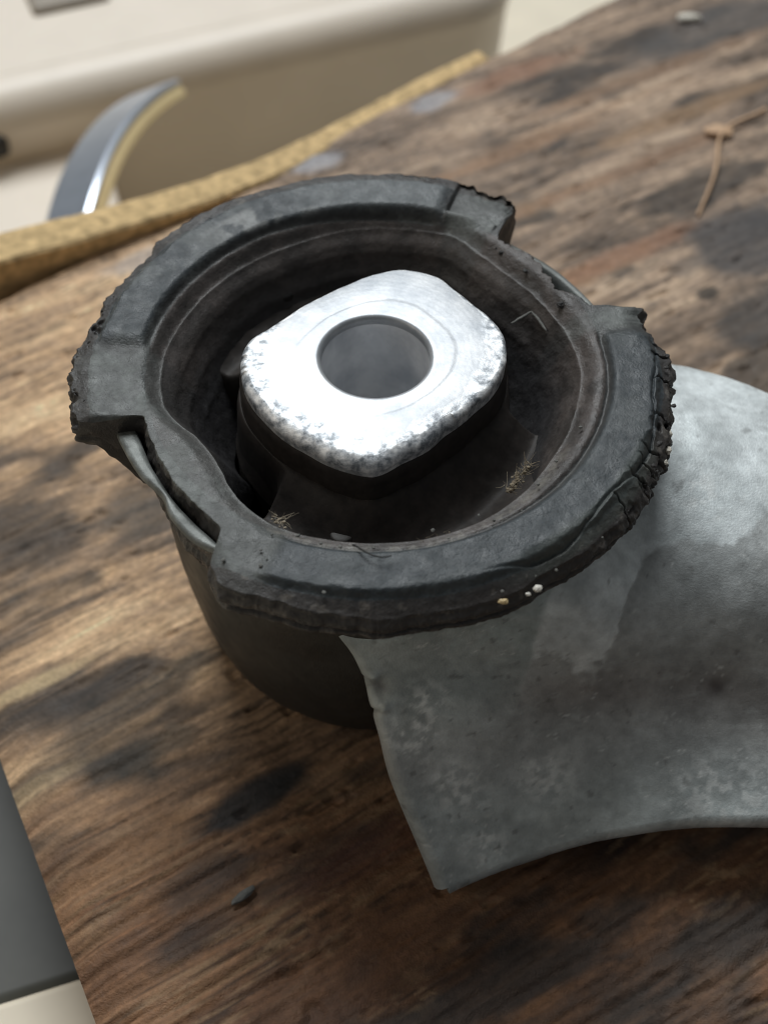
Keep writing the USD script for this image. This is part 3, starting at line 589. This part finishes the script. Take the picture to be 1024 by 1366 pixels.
sp = [(rng.uniform(20, 57), rng.uniform(23.5, 25.6), H - rng.uniform(-0.1, 0.9)) for _ in range(8)]
crumbs('rubber_crumbs', sp, 0.28, M_crumb, 600)

# ------------------------------------------------------------------ small loose things on the arm
def grain(x, y, z, r, mat, label, seed, group=None, sq=(1.2, 0.9, 0.8)):
    p = pebble(r, seed, sq, 2, 1.1); p.apply_translation([x, y, z]); tag(obj('sand_grain', p, mat, smooth=40 if False else False), label, 'grain', group)
zF = H - 0.2
grain(16.6, -30.6, zF - 0.9, 0.40, M_grain, 'larger white sand grain on the front lip of the rubber flange', 1)
grain(15.6, -31.2, zF - 1.1, 0.22, M_grain, 'tiny white grain just left of the larger white one on the front lip', 2)
grain(13.1, -32.0, zF - 1.2, 0.34, M_ochre, 'yellowish sand grain on the front lip of the rubber flange', 3, sq=(1.5, 0.8, 0.8))
grain(32.9, -8.8, zF - 2.0, 0.36, M_pale, 'topmost of three pale grains lodged in the right lip of the flange', 4, sq=(0.8, 1.2, 1))
grain(32.4, -11.2, zF - 2.1, 0.42, M_pale, 'middle and largest of three pale grains lodged in the right lip', 5, sq=(0.8, 1.2, 1))
grain(31.9, -13.0, zF - 2.1, 0.3, M_pale, 'lowest of three pale grains lodged in the right lip', 6, sq=(0.8, 1.1, 1))

def fuzz(label, centre, axis, length, n, fl, r, mat, seed, up=0.5):
    """A clump of short, nearly straight fibres strung out along an axis."""
    rg = np.random.default_rng(seed); axis = np.array(axis, float); axis /= np.linalg.norm(axis); ms = []
    for _ in range(n):
        o = np.array(centre) + axis * rg.uniform(-0.5, 0.5) * length + rg.normal(0, 0.22, 3)
        d = rg.normal(0, 1, 3) + axis * 0.6; d[2] = abs(d[2]) * up; d /= np.linalg.norm(d); k = rg.normal(0, 0.35, 3); q = fl * rg.uniform(0.4, 1.2)
        ms.append(tube(np.array([o + d * q * t + k * q * t * t for t in np.linspace(0, 1, 7)]), r * rg.uniform(0.6, 1.3), 5, 0.4))
    for _ in range(n // 2):
        p = pebble(r * rg.uniform(2, 4.5), seed + _, (1.3, 1, 0.8), 1, 1.0); p.apply_translation(np.array(centre) + axis * rg.uniform(-0.5, 0.5) * length + rg.normal(0, 0.25, 3) * [1, 1, 0.4]); ms.append(p)
    tag(obj('lint_tuft', trimesh.util.concatenate(ms), mat), label, 'lint')
M_lint2 = plain('brown_lint', (0.20, 0.165, 0.115), 0.9, nscale=1500, amt=0.5)
fuzz('small pale lint tuft at the front left inner edge of the bore', [-9.9, -22.3, H - 0.9], [1, -0.5, 0], 1.4, 26, 1.15, 0.040, M_lint, 11, 0.8)
fuzz('brown lint tuft on the right inner edge of the bore', [15.6, -16.2, H - 0.9], [0.75, 1, 0.2], 4.2, 60, 1.1, 0.05, M_lint2, 12, 0.6)
fuzz('few wispy threads at the front middle of the bore edge', [6.5, -24.3, H - 1.0], [1, 0.3, 0], 4.0, 9, 1.0, 0.025, M_lint2, 13, 0.5)
tag(obj('loose_hair', tube(spline([[-2.1, -26.3, H + 0.35], [-1.0, -27.6, H + 1.15], [0.3, -28.4, H + 1.3], [1.8, -28.3, H + 1.3]], 24), 0.11, 6, 0.6), M_hair), 'short curved black hair lying on the front of the rubber flange', 'hair')

# ------------------------------------------------------------------ small things on the board
st = thing('dry_stalk', 'dry orange forked stalk lying on the board beyond the bushing', 'stalk')
obj('stem', tube(spline([[73.4, 110.1, 0.6], [68, 106.2, 0.8], [64.5, 103.1, 0.9], [62.6, 98.5, 0.8], [61.9, 94.8, 0.7], [59.5, 87, 0.6], [56.3, 79.5, 0.2]], 50), 0.38, 8, 0.7), M_straw, st)
p = pebble(1.9, 31, (1.4, 0.8, 0.3), 3, 0.9); p.apply_translation([63.5, 103.2, 0.6]); obj('knot', p, M_straw, st)
p = pebble(1.8, 33, (1.4, 0.7, 0.4), 3, 0.6); p.apply_translation([63.0, 141.0, 0.4]); tag(obj('wood_chip', p, M_pale), 'pale chip lying on the far grey part of the board', 'chip')
p = pebble(1.1, 34, (1.5, 0.5, 0.4), 3, 0.6); p.apply_transform(trimesh.transformations.rotation_matrix(0.7, [0, 0, 1])); p.apply_translation([-15.7, -45.3, 0.2]); tag(obj('wood_chip', p, M_dust), 'small grey splinter on the dark stain near the front of the board', 'splinter')

# ------------------------------------------------------------------ behind the board
# fibreboard strip standing up behind the rear edge, sinking to the right
n = 160; s = np.linspace(0, 1, n)
front = PchipInterpolator([-130, -63, -20.7, 13, 22], [[21, 11.5], [61, 5.0], [88.4, 0.6], [121.5, -1.8], [130, -2.5]])(lerp(col(-130), col(22.0), s)[:, 0]); front = np.c_[lerp(col(-130), col(22.0), s)[:, 0], front]; front[:, :2] += (0.8 * (noise(np.c_[s * 26, 0 * s, 0 * s], 3) - 0.5))[:, None]
nd = np.array([-0.592, 0.806])
ww = 10.2 * (1 - 0.62 * s)
back = front.copy(); back[:, :2] += nd * ww[:, None]
front[:, 2] += 0.6 * (fbm(np.c_[s * 40, 0 * s, 0 * s], 3, 5) - 0.5); back[:, 2] += 0.6 * (fbm(np.c_[s * 40, 0 * s + 3, 0 * s], 3, 5) - 0.5)
low = lambda q, dz=0: np.c_[q[:, :2], np.full(len(q), -42.0)]
ringv = np.stack([low(front), front - [0, 0, 0.5], front + np.c_[np.tile(nd * 0.5, (n, 1)), np.zeros(n)], (front + back) / 2 + [0, 0, 0.2], back, low(back)], 1)
m = trimesh.Trimesh(ringv.reshape(-1, 3), np.vstack([grid_faces(n, 6), [[0, 1, 2], [0, 2, 3], [0, 3, 4], [0, 4, 5]], [[(n-1)*6 + k for k in q] for q in ((0, 2, 1), (0, 3, 2), (0, 4, 3), (0, 5, 4))]]), process=False); trimesh.repair.fix_normals(m)
tag(obj('fibreboard_strip', m, M_fibre, smooth=30), 'tan fibreboard strip with rough sawn edge along the rear of the board', 'strip')

# cream plastic tub with rounded top edge
tub = thing('plastic_tub', 'cream plastic tub lid with rounded edge, blurred behind the fibreboard strip', 'tub')
from shapely.geometry import Polygon
d_ = np.array([math.cos(math.radians(22.5)), math.sin(math.radians(22.5))]); n_ = np.array([-d_[1], d_[0]])
o_ = np.array([-49.0, 176.0]); q0, q1 = o_ - 68 * d_, o_ + 98 * d_
poly = Polygon([q0, q1, q1 + 150 * n_, q0 + 150 * n_]).buffer(-20).buffer(20, quad_segs=16)
outl = np.array(poly.exterior.coords)[:-1]
per = np.r_[0, np.cumsum(np.linalg.norm(np.diff(np.vstack([outl, outl[:1]]), axis=0), axis=1))]
res_ = np.linspace(0, per[-1], 400, endpoint=False); ol = np.vstack([outl, outl[:1]]); px_, py_ = np.interp(res_, per, ol[:, 0]), np.interp(res_, per, ol[:, 1])
tg = np.gradient(np.c_[np.r_[px_[-1], px_, px_[0]], np.r_[py_[-1], py_, py_[0]]], axis=0)[1:-1]; tg /= np.linalg.norm(tg, axis=1, keepdims=True)
nin = np.c_[-tg[:, 1], tg[:, 0]]; cen = np.array(poly.centroid.coords[0]); 
if (nin * (cen - np.c_[px_, py_])).sum(1).mean() < 0: nin = -nin
rows = []
for ins, zc in [(6.0, FLOOR), (4.6, FLOOR + 6), (1.6, -46), (1.0, -44)] + [(1.0 + 9 * (1 - math.cos(a)), -44 + 9 * math.sin(a)) for a in np.linspace(0.1, PI / 2, 10)] + [(14, -35)]:
    rows.append(np.c_[np.c_[px_, py_] + nin * ins, np.full(400, zc)])
tv_ = np.array(rows).transpose(1, 0, 2).reshape(-1, 3); nr_ = len(rows)
m = trimesh.Trimesh(tv_, grid_faces(400, nr_, wrap_u=True), process=False); trimesh.repair.fix_normals(m)
if m.face_normals[np.abs(m.triangles_center[:, 2] + 35).argmin(), 2] < 0: m.invert()
cap = trimesh.creation.extrude_polygon(poly.buffer(-12.8), 3.0, engine='earcut'); cap.apply_translation([0, 0, -37.9])
m = trimesh.util.concatenate([m, cap])
obj('body', m, M_cream, tub, smooth=35)
def slab(c, hx, hy, hz, ang, r=1.5):
    sph = [trimesh.creation.icosphere(2, r).apply_translation([sx * (hx - r), sy * (hy - r), sz * (hz - r)]) for sx in (-1, 1) for sy in (-1, 1) for sz in (-1, 1)]
    m = trimesh.util.concatenate(sph).convex_hull; m.apply_transform(trimesh.transformations.rotation_matrix(ang, [0, 0, 1])); m.apply_translation(c); return m
obj('raised_panel', slab((-80, 206, -34.6), 10, 6, 1.6, math.radians(22)), M_taupe, tub)
obj('foot', slab((-98, 148, -76), 34, 22, 24, math.radians(18), 3), M_cream, tub)
obj('socket', slab((-93, 160, -46), 3.5, 3.0, 3, math.radians(22), 2), M_dark, tub)

# bent silver strip with foam backing
bs = thing('foil_strip', 'bent silver strip with cream foam backing leaning against the cream tub', 'strip')
pth = spline([[-63.5, 96, -24.5], [-62.2, 106.0, -22.0], [-61.0, 122.9, -22.5], [-57.8, 140.5, -25], [-53.6, 155.0, -29.0], [-51.4, 162.0, -32.0]], 60)
tt = np.gradient(pth, axis=0); tt /= np.linalg.norm(tt, axis=1, keepdims=True)
side = np.cross(tt, [-0.45, 0.0, 1.0]); side /= np.linalg.norm(side, axis=1, keepdims=True); upv = np.cross(side, tt)
wd = 6.0 * (0.55 + 0.45 * np.sin(np.linspace(0.9, PI - 1.05, 60)))
def bar(z0, z1, w0, w1):
    q = [(w0, z0), (w1, z0), (w1, (z0 + z1) / 2 + 0.05), (w1 - 0.15, z1), (w0 + 0.15, z1), (w0, (z0 + z1) / 2)]
    V = np.stack([pth + side * (a * wd)[:, None] + upv * b for a, b in q], 1); k = len(q)
    f = grid_faces(60, k); cl = np.array([[i * k + k - 1, (i + 1) * k + k - 1, (i + 1) * k] for i in range(59)] + [[i * k + k - 1, (i + 1) * k, i * k] for i in range(59)])
    caps = [[0, a, a + 1] for a in range(1, k - 1)] + [[59 * k, 59 * k + a + 1, 59 * k + a] for a in range(1, k - 1)]
    m = trimesh.Trimesh(V.reshape(-1, 3), np.vstack([f, cl, caps]), process=False); trimesh.repair.fix_normals(m); return m
obj('foil', bar(0.0, 1.2, -1, 1), M_silver, bs, smooth=30)
obj('foam_backing', bar(-3.0, -0.02, -0.95, 1.06), M_foam, bs, smooth=30)

# grey crate under the left end of the board
cr = thing('grey_crate', 'dark grey plastic crate under the left end of the board', 'crate')
obj('body', slab((-33.0, 7.0, -63), 52, 50, 36.6, math.radians(18.3), 3), M_crate, cr)

blk = thing('cream_block', 'cream block under the near left corner of the board, in front of the grey crate', 'block')
obj('body', slab((-33.0, -72.6, -60.2), 60, 25, 39.7, math.radians(18.3), 1.2), M_floor, blk)
